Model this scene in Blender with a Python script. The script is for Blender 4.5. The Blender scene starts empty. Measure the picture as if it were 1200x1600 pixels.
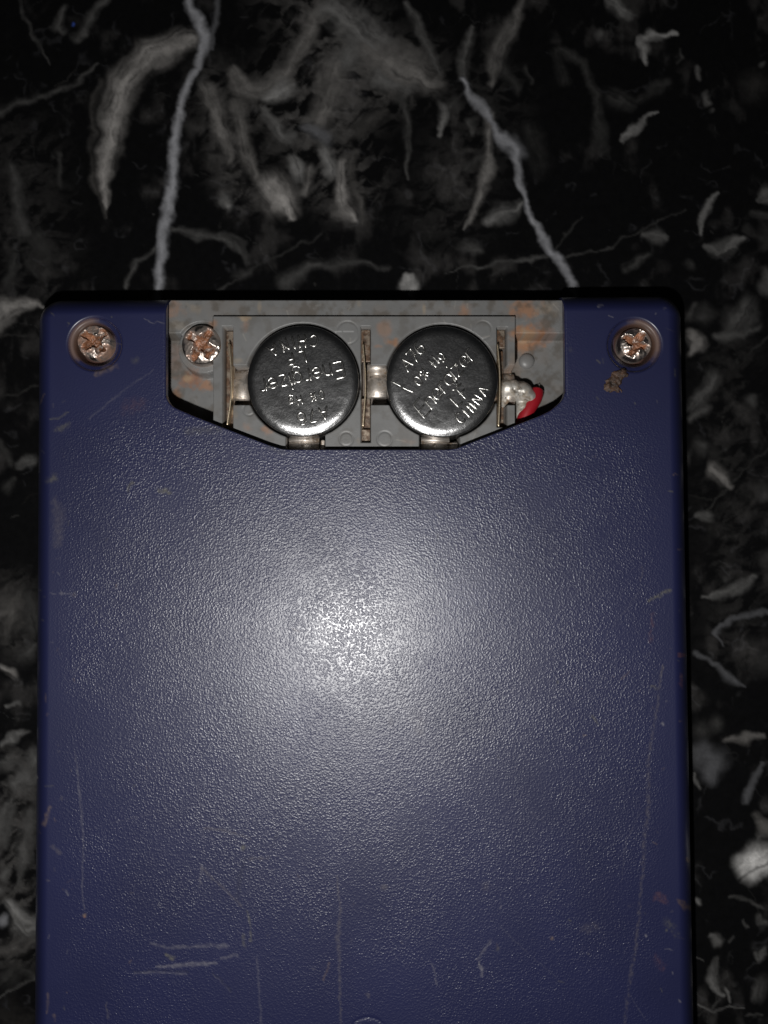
import bpy, math
import numpy as np

# ------------------------------------------------------------------ units: 1 BU = 1 cm
S = bpy.context.scene
S.unit_settings.system = 'METRIC'
S.unit_settings.scale_length = 0.01

# ------------------------------------------------------------------ camera
F = 1200.0                                   # focal length in photo pixels (26 mm equivalent phone lens)
DIST = 7.87
TILT = math.radians(1.68)
ROLL = math.radians(-0.39)
cam_d = bpy.data.cameras.new('camera')
cam = bpy.data.objects.new('camera', cam_d)
S.collection.objects.link(cam)
S.camera = cam
cam_d.sensor_fit = 'HORIZONTAL'
cam_d.sensor_width = 26.0
cam_d.lens = 26.0
cam_d.clip_start = 0.05
cam_d.clip_end = 500.0
CT, ST = math.cos(TILT), math.sin(TILT)
CAM = np.array([0.0, -ST * DIST, CT * DIST])
Rx = np.array([[1, 0, 0], [0, CT, -ST], [0, ST, CT]])
cr, sr = math.cos(ROLL), math.sin(ROLL)
Rz = np.array([[cr, -sr, 0], [sr, cr, 0], [0, 0, 1]])
RM = Rx @ Rz
import mathutils
cam.matrix_world = mathutils.Matrix.Translation(CAM.tolist()) @ mathutils.Matrix(RM.tolist()).to_4x4()
cam_d.dof.use_dof = True
cam_d.dof.focus_distance = DIST + 0.06
cam_d.dof.aperture_fstop = 0.13

# ------------------------------------------------------------------ world: a dark room
W = bpy.data.worlds.new('World')
S.world = W
W.use_nodes = True
bg = W.node_tree.nodes['Background']
bg.inputs[0].default_value = (0.9, 0.95, 1.0, 1)
bg.inputs[1].default_value = 0.006

# ------------------------------------------------------------------ the phone's flash, just beside the lens
fl = bpy.data.lights.new('camera_flash', 'POINT')
fl.energy = 2850.0
fl.shadow_soft_size = 0.11
fl.color = (1.0, 0.985, 0.96)
flo = bpy.data.objects.new('camera_flash', fl)
flo.location = (-0.74, -2.2, 7.82)
S.collection.objects.link(flo)

S.view_settings.view_transform = 'Standard'
S.view_settings.look = 'None'
S.view_settings.exposure = 0.0
S.view_settings.gamma = 1.0
S.render.engine = 'CYCLES'
S.render.resolution_x, S.render.resolution_y = 768, 1024


# ------------------------------------------------------------------ maths helpers
def U(px, py, z=0.0):
    """point on the horizontal plane z that was measured at (px, py) in the photograph"""
    px = np.asarray(px, float); py = np.asarray(py, float)
    d = np.stack([(px - 600) / F, (800 - py) / F, -np.ones_like(px)], -1) @ RM.T
    t = (z - CAM[2]) / d[..., 2]
    p = CAM + d * t[..., None]
    return p[..., 0], p[..., 1]


def proj(x, y, z):
    q = (np.stack([x, y, z + 0 * x], -1) - CAM) @ RM
    return 600 + F * q[..., 0] / -q[..., 2], 800 - F * q[..., 1] / -q[..., 2]


rng = np.random.RandomState(7)
LAT = rng.rand(256, 256)


def vnoise(x, y):
    xi = np.floor(x).astype(int); yi = np.floor(y).astype(int)
    fx = x - xi; fy = y - yi
    fx = fx * fx * (3 - 2 * fx); fy = fy * fy * (3 - 2 * fy)
    a = LAT[xi & 255, yi & 255]; b = LAT[(xi + 1) & 255, yi & 255]
    c = LAT[xi & 255, (yi + 1) & 255]; d = LAT[(xi + 1) & 255, (yi + 1) & 255]
    return (a * (1 - fx) + b * fx) * (1 - fy) + (c * (1 - fx) + d * fx) * fy


def fbm(x, y, o=4):
    s = 0; a = 0.5; n = 0
    for k in range(o):
        s = s + a * vnoise(x + 17.3 * k, y + 41.7 * k); n += a
        x = x * 2.03; y = y * 2.03; a *= 0.5
    return s / n


def sstep(a, b, x):
    t = np.clip((x - a) / (b - a), 0, 1)
    return t * t * (3 - 2 * t)


def seg_mask(X, Y, pts, soft=0.5):
    """soft mask of a polyline with a width at every point: pts = [(x, y, w), ...]"""
    best = np.zeros(X.shape)
    if len(pts) == 1:
        pts = [pts[0], (pts[0][0] + .01, pts[0][1], pts[0][2])]
    wm = max(p[2] for p in pts) + 3
    x0 = min(p[0] for p in pts) - wm; x1 = max(p[0] for p in pts) + wm
    y0 = min(p[1] for p in pts) - wm; y1 = max(p[1] for p in pts) + wm
    idx = np.nonzero((X > x0) & (X < x1) & (Y > y0) & (Y < y1))
    if len(idx[0]) == 0:
        return idx, best[idx]
    x = X[idx]; y = Y[idx]; b = np.zeros(x.shape)
    for (ax, ay, aw), (bx, by, bw) in zip(pts[:-1], pts[1:]):
        dx, dy = bx - ax, by - ay
        t = np.clip(((x - ax) * dx + (y - ay) * dy) / (dx * dx + dy * dy + 1e-9), 0, 1)
        d = np.hypot(x - ax - t * dx, y - ay - t * dy)
        w = 0.5 * (aw + (bw - aw) * t)
        b = np.maximum(b, sstep(1.0 + soft * .5, 1.0 - soft, d / np.maximum(w, .3)))
    return idx, b


def seg_grain(X, Y, idx, pts):
    """striations that run along a polyline: noise in (side, length) coordinates"""
    x = X[idx]; y = Y[idx]
    if len(pts) < 2:
        return np.ones(x.shape)
    bd = np.full(x.shape, 1e9); su = np.zeros(x.shape); sl = np.zeros(x.shape); L0 = 0.0
    for (ax, ay, aw), (bx, by, bw) in zip(pts[:-1], pts[1:]):
        dx, dy = bx - ax, by - ay; L = math.hypot(dx, dy) + 1e-9
        t = np.clip(((x - ax) * dx + (y - ay) * dy) / (L * L), 0, 1)
        d = np.hypot(x - ax - t * dx, y - ay - t * dy)
        k = d < bd
        side = ((x - ax) * dy - (y - ay) * dx) / L
        bd = np.where(k, d, bd); su = np.where(k, side, su); sl = np.where(k, L0 + t * L, sl); L0 += L
    o = pts[0][0] * .37 + pts[0][1] * .11
    return .35 + 1.3 * fbm(su / 5.0 + o, sl / 45.0 + o, 4) * (.5 + fbm(sl / 18.0 + o, su / 30. + 3, 3))


# ------------------------------------------------------------------ object helpers
COL = S.collection


def link(o, parent=None):
    COL.objects.link(o)
    if parent is not None:
        o.parent = parent
        o.matrix_parent_inverse = mathutils.Matrix()
    return o


def mesh_np(name, V, Q, mat, parent=None, smooth=True, cols=None, floats=None):
    """mesh object from numpy vertices and quads"""
    used = np.zeros(len(V), bool); used[Q.ravel()] = True
    remap = np.cumsum(used) - 1
    V = V[used]; Q = remap[Q]
    me = bpy.data.meshes.new(name)
    me.vertices.add(len(V)); me.vertices.foreach_set('co', V.astype(np.float32).ravel())
    me.loops.add(Q.size); me.loops.foreach_set('vertex_index', Q.astype(np.int32).ravel())
    me.polygons.add(len(Q))
    me.polygons.foreach_set('loop_start', np.arange(0, Q.size, 4, dtype=np.int32))
    me.polygons.foreach_set('loop_total', np.full(len(Q), 4, dtype=np.int32))
    me.update(calc_edges=True)
    me.polygons.foreach_set('use_smooth', np.full(len(Q), smooth))
    if cols is not None:
        ca = me.color_attributes.new('Col', 'FLOAT_COLOR', 'POINT')
        c4 = np.ones((len(V), 4), np.float32); c4[:, :3] = cols[used]
        ca.data.foreach_set('color', c4.ravel())
    for k, a in (floats or {}).items():
        at = me.attributes.new(k, 'FLOAT', 'POINT')
        at.data.foreach_set('value', a[used].astype(np.float32))
    me.validate()
    me.materials.append(mat)
    return link(bpy.data.objects.new(name, me), parent)


def mesh_py(name, V, Fc, mat, parent=None, smooth=False):
    me = bpy.data.meshes.new(name)
    me.from_pydata([tuple(map(float, v)) for v in V], [], Fc)
    me.update()
    me.polygons.foreach_set('use_smooth', [smooth] * len(me.polygons))
    me.materials.append(mat)
    return link(bpy.data.objects.new(name, me), parent)


def grid_quads(nx, ny, keep=None, flip=False):
    """vertex index = j*nx + i"""
    i, j = np.meshgrid(np.arange(nx - 1), np.arange(ny - 1))
    a = j * nx + i
    q = np.stack([a, a + nx, a + nx + 1, a + 1], -1)     # rows go down (-y): this winding faces +z
    if flip:
        q = q[..., ::-1]
    if keep is not None:
        q = q[keep]
    return q.reshape(-1, 4)


def empty(name, loc, label, cat, group=None):
    o = bpy.data.objects.new(name, None)
    o.location = loc
    o.empty_display_size = 0.3
    COL.objects.link(o)
    o['label'] = label; o['category'] = cat
    if group:
        o['group'] = group
    return o


# ------------------------------------------------------------------ materials
def new_mat(name):
    m = bpy.data.materials.new(name); m.use_nodes = True
    nt = m.node_tree
    return m, nt, nt.nodes['Principled BSDF']


def N(nt, typ, **kw):
    n = nt.nodes.new(typ)
    for k, v in kw.items():
        setattr(n, k, v)
    return n


def setin(n, **kw):
    for k, v in kw.items():
        n.inputs[k.replace('_', ' ')].default_value = v


def math_node(nt, op, a, b=None):
    n = N(nt, 'ShaderNodeMath', operation=op)
    for s, v in ((0, a), (1, b)):
        if v is None:
            continue
        if isinstance(v, (int, float)):
            n.inputs[s].default_value = v
        else:
            nt.links.new(v, n.inputs[s])
    return n.outputs[0]


def noise(nt, scale, detail=3, rough=0.55, vec=None, dist=0.0):
    n = N(nt, 'ShaderNodeTexNoise')
    n.inputs['Scale'].default_value = scale
    n.inputs['Detail'].default_value = detail
    n.inputs['Roughness'].default_value = rough
    n.inputs['Distortion'].default_value = dist
    if vec is not None:
        nt.links.new(vec, n.inputs['Vector'])
    return n.outputs['Fac']


def obj_co(nt):
    return N(nt, 'ShaderNodeTexCoord').outputs['Object']


def attr(nt, name, out):
    return N(nt, 'ShaderNodeAttribute', attribute_name=name).outputs[out]


def mix_col(nt, fac, a, b, blend='MIX'):
    n = N(nt, 'ShaderNodeMix', data_type='RGBA', blend_type=blend)
    if isinstance(fac, (int, float)):
        n.inputs[0].default_value = fac
    else:
        nt.links.new(fac, n.inputs[0])
    for s, v in ((6, a), (7, b)):
        if isinstance(v, tuple):
            n.inputs[s].default_value = (*v, 1)
        else:
            nt.links.new(v, n.inputs[s])
    return n.outputs[2]


def ramp(nt, fac, lo, hi):
    n = N(nt, 'ShaderNodeMapRange')
    n.inputs[1].default_value = lo; n.inputs[2].default_value = hi
    nt.links.new(fac, n.inputs[0])
    return n.outputs[0]


def bump(nt, h, strength, dist, normal=None):
    b = N(nt, 'ShaderNodeBump')
    if isinstance(strength, (int, float)):
        b.inputs['Strength'].default_value = strength
    else:
        nt.links.new(strength, b.inputs['Strength'])
    b.inputs['Distance'].default_value = dist
    nt.links.new(h, b.inputs['Height'])
    if normal is not None:
        nt.links.new(normal, b.inputs['Normal'])
    return b.outputs['Normal']


# blue grained plastic
M_CASE, nt, p = new_mat('blue_grained_plastic')
co = obj_co(nt)
nt.links.new(attr(nt, 'Col', 'Color'), p.inputs['Base Color'])
vor = N(nt, 'ShaderNodeTexVoronoi', feature='SMOOTH_F1')
setin(vor, Scale=52.0, Smoothness=0.55, Randomness=1.0)
warp = N(nt, 'ShaderNodeTexNoise'); setin(warp, Scale=34.0, Detail=2.0)
nt.links.new(co, warp.inputs['Vector'])
vm = N(nt, 'ShaderNodeVectorMath', operation='MULTIPLY_ADD')
nt.links.new(warp.outputs['Color'], vm.inputs[0]); vm.inputs[1].default_value = (.022, .022, .0)
nt.links.new(co, vm.inputs[2])
nt.links.new(vm.outputs[0], vor.inputs['Vector'])
n1 = noise(nt, 46.0, 2.5, 0.6, co)
h = math_node(nt, 'ADD', math_node(nt, 'MULTIPLY', vor.outputs['Distance'], -0.9), math_node(nt, 'MULTIPLY', n1, 1.5))
g = attr(nt, 'Grain', 'Fac')
pl = N(nt, 'ShaderNodeMapRange', interpolation_type='SMOOTHSTEP')          # flat-topped pebbles with pits between
pl.inputs[1].default_value = .05; pl.inputs[2].default_value = .85
nt.links.new(h, pl.inputs[0]); h = pl.outputs[0]
nb = bump(nt, h, g, 0.0023)
nt.links.new(nb, p.inputs['Normal'])
dirt = attr(nt, 'Dirt', 'Fac')
rr = math_node(nt, 'ADD', 0.5, math_node(nt, 'MULTIPLY', dirt, 0.35))
nt.links.new(rr, p.inputs['Roughness'])
cw = math_node(nt, 'MULTIPLY', math_node(nt, 'SUBTRACT', 1.0, dirt), 0.9)
nt.links.new(cw, p.inputs['Coat Weight'])
cr_ = ramp(nt, noise(nt, 1.3, 5, .6, co), .3, .75)                       # greasier and drier patches
nt.links.new(math_node(nt, 'ADD', 0.27, math_node(nt, 'MULTIPLY', cr_, 0.07)), p.inputs['Coat Roughness'])
nt.links.new(nb, p.inputs['Coat Normal'])
p.inputs['Specular IOR Level'].default_value = 0.36

# black fossil marble, polished
M_MARBLE, nt, p = new_mat('black_fossil_marble')
co = obj_co(nt)
fine = noise(nt, 14.0, 6, 0.65, co)
c = mix_col(nt, 1.0, attr(nt, 'Col', 'Color'), mix_col(nt, fine, (.55, .55, .55), (1.5, 1.5, 1.5)), 'MULTIPLY')
nt.links.new(c, p.inputs['Base Color'])
setin(p, Roughness=0.14)
nt.links.new(bump(nt, noise(nt, 60, 3, .6, co), 0.06, 0.004), p.inputs['Normal'])

# grey tray plastic
M_TRAY, nt, p = new_mat('grey_tray_plastic')
co = obj_co(nt)
c = mix_col(nt, 1.0, attr(nt, 'Col', 'Color'), mix_col(nt, noise(nt, 9, 5, .6, co), (.82, .82, .82), (1.18, 1.18, 1.18)), 'MULTIPLY')
nt.links.new(c, p.inputs['Base Color'])
setin(p, Roughness=0.46)
nt.links.new(bump(nt, noise(nt, 70, 4, .6, co), 0.25, 0.004), p.inputs['Normal'])


def rusty_metal(name, base, rust, amount, rough, scale=9.0, rmix=None):
    """bare metal with rust patches; Rust attribute adds to them"""
    m, nt, p = new_mat(name)
    co = obj_co(nt)
    f = noise(nt, scale, 6, 0.65, co)
    mk = ramp(nt, f, 1 - amount, 1 - amount + 0.16)
    if rmix:
        mk = math_node(nt, 'MAXIMUM', mk, attr(nt, rmix, 'Fac'))
    rc = mix_col(nt, ramp(nt, noise(nt, scale * 1.3, 5, .65, co), .35, .65), tuple(v * .28 for v in rust), tuple(v * 1.35 for v in rust))
    nt.links.new(mix_col(nt, mk, base, rc), p.inputs['Base Color'])
    nt.links.new(math_node(nt, 'SUBTRACT', 1.0, mk), p.inputs['Metallic'])
    nt.links.new(math_node(nt, 'ADD', rough, math_node(nt, 'MULTIPLY', mk, 0.46 - rough)), p.inputs['Roughness'])
    nt.links.new(bump(nt, noise(nt, scale * 6, 4, .65, co), 0.3, 0.005), p.inputs['Normal'])
    return m


M_SCREW = rusty_metal('rusted_screw_steel', (.60, .53, .48), (.26, .115, .06), 0.30, 0.33, 11.0, 'Rust')
M_SPRING = rusty_metal('tarnished_spring_brass', (.75, .62, .45), (.20, .12, .07), 0.42, 0.38, 12.0)
M_PLATE = rusty_metal('corroded_contact_plate', (.30, .25, .20), (.10, .055, .030), 0.62, 0.5, 14.0)
M_TAB = rusty_metal('dull_nickel_contact', (.72, .66, .60), (.22, .16, .11), 0.54, 0.50, 9.0)
M_SOLDER = rusty_metal('solder', (.88, .85, .80), (.36, .31, .25), 0.60, 0.62, 9.0)

# battery steel
M_CELL, nt, p = new_mat('nickel_plated_steel')
co = obj_co(nt)
sp = ramp(nt, noise(nt, 55, 4, .7, co), .3, .7)
nt.links.new(mix_col(nt, sp, (.38, .38, .39), (.68, .68, .68)), p.inputs['Base Color'])
setin(p, Metallic=1.0)
nt.links.new(math_node(nt, 'ADD', .195, math_node(nt, 'MULTIPLY', noise(nt, 6, 4, .6, co), .10)), p.inputs['Roughness'])
lowb = bump(nt, noise(nt, 3.2, 3, .55, co), 0.8, 0.011)
nt.links.new(bump(nt, noise(nt, 55, 4, .75, co), 0.6, 0.0026, lowb), p.inputs['Normal'])
M_CELLTXT, nt, p = new_mat('stamped_steel_lettering')
setin(p, Metallic=1.0, Roughness=0.27); p.inputs['Base Color'].default_value = (.60, .59, .57, 1)
co = obj_co(nt)
nt.links.new(bump(nt, noise(nt, 40, 3, .6, co), 0.5, 0.003), p.inputs['Normal'])
M_SEAL, nt, p = new_mat('black_nylon_seal')
p.inputs['Base Color'].default_value = (.02, .018, .016, 1); setin(p, Roughness=.5)

M_WIRE, nt, p = new_mat('red_wire_insulation')
co = obj_co(nt)
nt.links.new(mix_col(nt, noise(nt, 8, 4, .6, co), (.24, .005, .011), (.36, .011, .021)), p.inputs['Base Color'])
setin(p, Roughness=.45)
M_CRUD, nt, p = new_mat('crusted_rust')
co = obj_co(nt)
nt.links.new(mix_col(nt, ramp(nt, noise(nt, 22, 5, .7, co), .35, .7), (.010, .007, .006), (.11, .058, .034)), p.inputs['Base Color'])
setin(p, Roughness=.6)
nt.links.new(bump(nt, noise(nt, 40, 4, .7, co), .8, .01), p.inputs['Normal'])

# ------------------------------------------------------------------ the marble table top
ZM = -0.68


def lines(lo, hi, step, far):
    """dense lines over [lo, hi], coarser and coarser ones out to the far limits"""
    core = np.arange(lo, hi + step, step)
    a = []; s = step; v = lo
    while v > far[0]:
        s *= 1.25; v -= s; a.append(v)
    b = []; s = step; v = core[-1]
    while v < far[1]:
        s *= 1.25; v += s; b.append(v)
    return np.concatenate([np.array(a[::-1]), core, np.array(b)])


STEP = 2.1 / 152.5
xa, ya = U(-60, 0, ZM); xb, yb = U(1260, 1600, ZM)
gx = lines(float(U(-40, 800, ZM)[0]), float(U(1240, 800, ZM)[0]), STEP * 1.05, (-30, 30))
gy = lines(float(U(600, 1640, ZM)[1]), float(U(600, -40, ZM)[1]), STEP * 1.05, (-30, 30))[::-1]
GX, GY = np.meshgrid(gx, gy)
PX, PY = proj(GX, GY, ZM)
wx = PX + 19 * (fbm(PX / 26, PY / 26, 4) - .5) + 1.2 * (vnoise(PX / 5, PY / 5) - .5)
wy = PY + 19 * (fbm(PX / 26 + 90, PY / 26 + 30, 4) - .5) + 1.2 * (vnoise(PX / 5 + 50, PY / 5 + 9) - .5)
base = np.array([.0040, .0040, .0043])
mc = np.ones(GX.shape + (3,)) * base
# faint cloudy ghosts of shell and calcite
cl = fbm(PX / 60 + 3, PY / 60 + 8, 5)
cl2 = fbm(PX / 21 + 31, PY / 34 + 77, 5)
gh = sstep(.50, .74, cl) * sstep(.42, .72, cl2)
mc += gh[..., None] * np.array([.020, .019, .0185])
rd = 1 - np.abs(2 * fbm(wx / 75 + 11, wy / 55 + 5, 4) - 1)
mc += (sstep(.93, 1.0, rd) * sstep(.5, .7, cl2))[..., None] * np.array([.012, .012, .013])
rd = 1 - np.abs(2 * fbm(wx / 130 + 61, wy / 150 + 25, 5) - 1)
mc += (sstep(.985, .998, rd) * sstep(.5, .75, cl))[..., None] * np.array([.010, .010, .010])

WARM = np.array([1.0, .955, .92]); COOL = np.array([.97, .98, 1.05]); NEUT = np.array([1, .985, .97])
strokes = [
 # the two long pale veins
 (.150, COOL, .75, [(300,-30,12),(298,18,16),(308,40,26),(320,58,27),(314,80,20),(306,105,14),(293,135,16),(283,165,18),(276,200,21),(272,235,23),(268,275,23),(264,320,22),(258,360,20),(254,395,21),(247,425,20),(243,470,18)]),
 (.045, COOL, .8, [(338,-10,8),(336,40,10),(328,75,6)]),
 (.125, COOL, .75, [(722,128,12),(735,150,15),(752,170,18),(765,190,19),(785,212,19),(800,228,22),(808,255,15),(816,290,14),(828,325,15),(840,360,16),(858,385,17),(875,410,18),(888,430,15),(898,456,14),(905,475,8)]),
 (.060, COOL, 1., [(800,222,26),(812,240,18)]),
 (.055, NEUT, .8, [(724,128,13),(725,100,14),(733,60,13),(740,42,8)]),
 (.045, WARM, .9, [(768,130,10),(775,90,16),(790,60,20),(808,20,15),(822,-20,10)]),
 (.050, WARM, .8, [(762,185,18),(764,230,15),(762,270,16),(752,310,13),(735,345,8),(726,362,4)]),
 # the curled shells at the upper left
 (.080, WARM, .7, [(296,62,20),(262,72,36),(235,85,42),(210,105,42),(193,130,42),(183,160,40),(178,190,34),(172,220,30),(167,255,26),(162,290,18),(163,325,8)]),
 (.028, WARM, .8, [(155,130,8),(145,170,9),(142,230,8),(150,300,8),(163,335,5)]),
 (.050, WARM, .8, [(360,105,15),(380,135,24),(410,140,28),(440,120,24),(460,95,20),(480,60,26),(500,10,22)]),
 (.075, NEUT, .8, [(422,152,18),(445,138,22)]),
 (.050, WARM, .8, [(325,140,22),(340,180,25),(350,220,20),(360,250,8)]),
 (.045, WARM, .8, [(370,170,18),(378,200,26),(385,240,26),(398,275,12)]),
 (.095, WARM, .8, [(422,288,28),(438,312,36),(452,342,12)]),
 (.055, NEUT, .9, [(510,10,22),(548,38,50),(590,66,36)]),
 (.050, WARM, .8, [(526,105,26),(512,150,36),(500,186,24)]),
 (.045, NEUT, .9, [(560,60,20),(540,92,28)]),
 (.055, COOL, .9, [(478,200,16),(512,216,20)]),
 (.060, NEUT, .8, [(456,246,20),(462,268,22)]),
 (.055, NEUT, .8, [(512,236,22),(515,266,22)]),
 (.045, WARM, .8, [(482,265,16),(477,302,16)]),
 (.085, WARM, .8, [(535,255,10),(530,290,18),(536,326,24),(550,342,12)]),
 (.045, WARM, .8, [(552,240,10),(553,290,10),(568,345,11)]),
 (.045, NEUT, .8, [(415,172,12),(438,205,18),(458,216,14)]),
 (.055, WARM, .9, [(575,80,40),(625,108,54),(672,128,30)]),
 (.045, NEUT, .9, [(590,120,30),(640,138,24)]),
 (.030, WARM, .8, [(540,215,14),(580,190,14),(602,172,10)]),
 (.030, NEUT, .9, [(635,5,10),(655,45,16),(678,86,12),(687,112,8)]),
 (.035, NEUT, .8, [(615,140,12),(632,170,14),(640,210,11),(635,260,9),(637,278,4)]),
 (.045, NEUT, .8, [(692,168,16),(683,212,6)]), (.035, NEUT, .8, [(712,160,14),(690,178,12)]),
 (.040, NEUT, .8, [(735,188,12),(738,212,6)]), (.032, NEUT, .8, [(728,264,14),(750,243,10)]),
 (.050, NEUT, .8, [(764,348,20),(788,335,22),(814,317,12)]), (.035, NEUT, .8, [(728,388,22),(745,392,14)]),
 (.022, NEUT, .9, [(785,110,14),(805,140,12)]), (.022, NEUT, .9, [(820,110,10),(828,130,8)]),
 # fossils at the upper right
 (.125, NEUT, .5, [(1004,64,9),(1008,80,18),(1010,96,7)]), (.120, NEUT, .5, [(1007,66,14),(1022,59,20),(1036,54,8),(1050,50,10),(1059,54,4)]),
 (.035, NEUT, .6, [(1062,70,5),(1064,85,5),(1058,97,4)]),
 (.085, NEUT, .6, [(945,-5,12),(965,12,20),(978,24,17)]), (.055, NEUT, .7, [(934,51,13)]),
 (.085, NEUT, .5, [(971,219,5),(988,205,13),(1010,188,10),(1032,175,3)]),
 (.090, NEUT, .5, [(1094,362,6),(1098,335,12),(1108,315,14),(1122,301,6)]),
 (.085, NEUT, .5, [(1100,386,6),(1118,392,18),(1138,387,18),(1159,371,8)]),
 (.080, NEUT, .5, [(1184,312,8),(1196,306,24)]), (.065, NEUT, .6, [(1092,110,8),(1090,121,6)]),
 (.065, NEUT, .6, [(1100,146,11),(1104,162,10)]), (.050, NEUT, .6, [(1108,176,9)]), (.026, WARM, .9, [(1180,135,34)]),
 (.060, NEUT, .6, [(1193,102,9)]), (.035, NEUT, .7, [(1170,336,10),(1205,340,12)]), (.028, NEUT, .8, [(1162,355,8),(1205,376,9)]),
 (.050, NEUT, .7, [(1003,366,7),(1025,370,18),(1044,374,6)]), (.035, NEUT, .7, [(1076,413,12)]),
 (.026, NEUT, .9, [(978,418,16),(1012,400,10)]), (.055, NEUT, .7, [(1199,430,20),(1200,456,18)]),
 (.130, NEUT, .5, [(637,432,11),(638,446,20),(639,460,7)]),
 (.035, NEUT, .7, [(700,428,3),(780,410,6),(860,398,5)]), (.030, NEUT, .7, [(770,428,4),(812,403,6),(850,399,4)]),
 (.022, NEUT, .7, [(870,406,3),(950,385,3),(1000,360,4),(1070,330,3)]), (.018, NEUT, .8, [(862,394,3),(890,366,5),(906,338,3)]),
 (.022, NEUT, .9, [(880,78,10),(910,95,10),(925,140,12),(940,190,14),(947,225,8)]),
 (.024, NEUT, 1., [(955,150,26),(985,165,22)]), (.020, NEUT, 1., [(1000,160,14),(1042,130,14)]), (.020, NEUT, 1., [(935,200,30),(943,236,20)]),
 (.018, NEUT, 1., [(870,80,12),(878,120,16)]), (.015, NEUT, 1., [(830,200,20),(845,260,24)]),
 # left edge, upper
 (.034, NEUT, .7, [(30,0,5),(50,40,6),(65,75,7),(76,98,4)]), (.045, NEUT, .8, [(118,64,12),(150,22,12),(168,0,7)]),
 (.045, NEUT, .8, [(97,18,10),(90,42,14),(102,56,10)]), (.035, NEUT, .8, [(-5,172,14),(60,150,8),(120,128,8),(152,98,4)]),
 (.024, NEUT, .9, [(20,260,16),(30,310,22),(36,360,24)]), (.024, NEUT, .9, [(90,240,10),(92,290,8)]), (.020, NEUT, 1., [(60,370,30),(75,410,24)]),
 (.060, NEUT, .8, [(350,316,22),(360,326,14)]), (.040, NEUT, .8, [(270,360,8),(310,365,14),(350,368,11),(380,385,13),(390,412,8)]),
 (.045, NEUT, .8, [(198,448,9),(210,408,10),(242,385,6)]), (.032, NEUT, .9, [(450,440,20),(480,415,12),(560,412,9),(606,416,8)]),
 (.024, NEUT, .8, [(340,455,4),(420,410,4),(500,365,3)]), (.026, NEUT, .9, [(372,430,14),(392,425,10)]),
 (.110, WARM, .6, [(-10,500,30),(10,484,30),(34,473,24),(56,472,14),(70,478,4)]),
 (.030, NEUT, .8, [(15,440,16),(20,400,12)]), (.026, NEUT, .9, [(40,400,16),(60,430,14)]),
 (.020, NEUT, .8, [(0,525,3),(60,528,2)]), (.018, NEUT, .8, [(0,622,4),(60,600,3)]),
 (.075, NEUT, .7, [(34,724,17),(52,720,14)]), (.030, NEUT, .9, [(0,700,16),(20,725,6)]), (.024, NEUT, .9, [(10,760,14),(22,752,8)]),
 (.055, WARM, .9, [(0,965,34),(14,935,44),(18,980,30)]), (.030, NEUT, .9, [(40,940,40),(50,975,30)]), (.040, NEUT, .8, [(38,1020,20),(52,1008,14)]),
 (.130, WARM, .6, [(3,1044,10),(16,1050,14)]), (.065, NEUT, .5, [(10,1103,4),(29,1100,6)]),
 (.085, NEUT, .6, [(4,1166,6),(20,1156,13),(38,1148,9)]), (.055, NEUT, .7, [(-4,1196,20),(26,1201,15)]),
 (.070, NEUT, .7, [(52,1175,16),(46,1206,26),(26,1225,18)]), (.060, NEUT, .7, [(2,1310,28),(8,1268,18),(14,1244,6)]),
 (.055, NEUT, .8, [(48,1262,20),(42,1300,18),(38,1340,20),(30,1382,8)]), (.080, NEUT, .7, [(-2,1392,16)]),
 (.130, NEUT, .7, [(12,1412,16),(24,1428,22),(40,1444,32),(52,1440,22)]), (.110, COOL, .7, [(2,1440,24)]), (.075, NEUT, .8, [(5,1370,14),(12,1362,10)]),
 (.055, WARM, .8, [(-4,1484,18),(30,1478,22),(54,1468,16)]), (.028, NEUT, .9, [(10,1530,20),(22,1520,14)]), (.030, NEUT, .8, [(34,1520,14),(50,1528,8)]),
 (.045, NEUT, .5, [(-4,1566,3),(10,1550,4),(30,1540,5),(54,1530,3)]), (.015, WARM, 1., [(10,1590,50),(40,1600,30)]),
 # right edge
 (.030, NEUT, .8, [(1075,415,14)]), (.040, NEUT, .8, [(1076,492,22),(1084,480,14)]), (.040, NEUT, .8, [(1100,492,26)]),
 (.115, WARM, .7, [(1080,526,14),(1087,535,20),(1078,552,10)]), (.060, NEUT, .8, [(1164,482,26),(1154,502,34)]),
 (.055, NEUT, .7, [(1118,522,16),(1138,526,18),(1160,522,9),(1184,508,9)]),
 (.070, NEUT, .8, [(1112,590,28),(1100,612,28),(1084,636,20)]), (.050, NEUT, .8, [(1078,655,12),(1104,640,14)]),
 (.050, NEUT, .7, [(1175,624,16)]), (.065, NEUT, .7, [(1197,448,22)]), (.045, NEUT, .9, [(1095,700,24)]), (.020, NEUT, .9, [(1120,705,26)]),
 (.120, WARM, .7, [(1116,733,20),(1126,742,24),(1142,757,9)]), (.024, NEUT, .5, [(1210,686,3),(1145,752,3),(1110,795,3),(1085,808,3)]),
 (.060, NEUT, .7, [(1088,808,8),(1106,808,13)]), (.050, NEUT, .8, [(1192,772,18)]), (.036, NEUT, .9, [(1200,872,22)]), (.020, NEUT, .5, [(1150,575,3),(1205,520,3)]),
 (.070, NEUT, .7, [(1098,935,5),(1140,925,12),(1160,915,18),(1174,902,10)]), (.040, NEUT, .9, [(1136,904,16)]),
 (.050, COOL, .6, [(1115,989,9),(1130,975,6),(1150,962,8),(1165,960,11),(1205,960,7)]), (.045, COOL, .6, [(1115,990,6),(1127,1008,5)]),
 (.045, COOL, .7, [(1088,1024,6),(1115,1040,9),(1140,1058,14),(1168,1072,4)]), (.024, NEUT, .9, [(1150,1000,16),(1184,1015,18)]),
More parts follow.
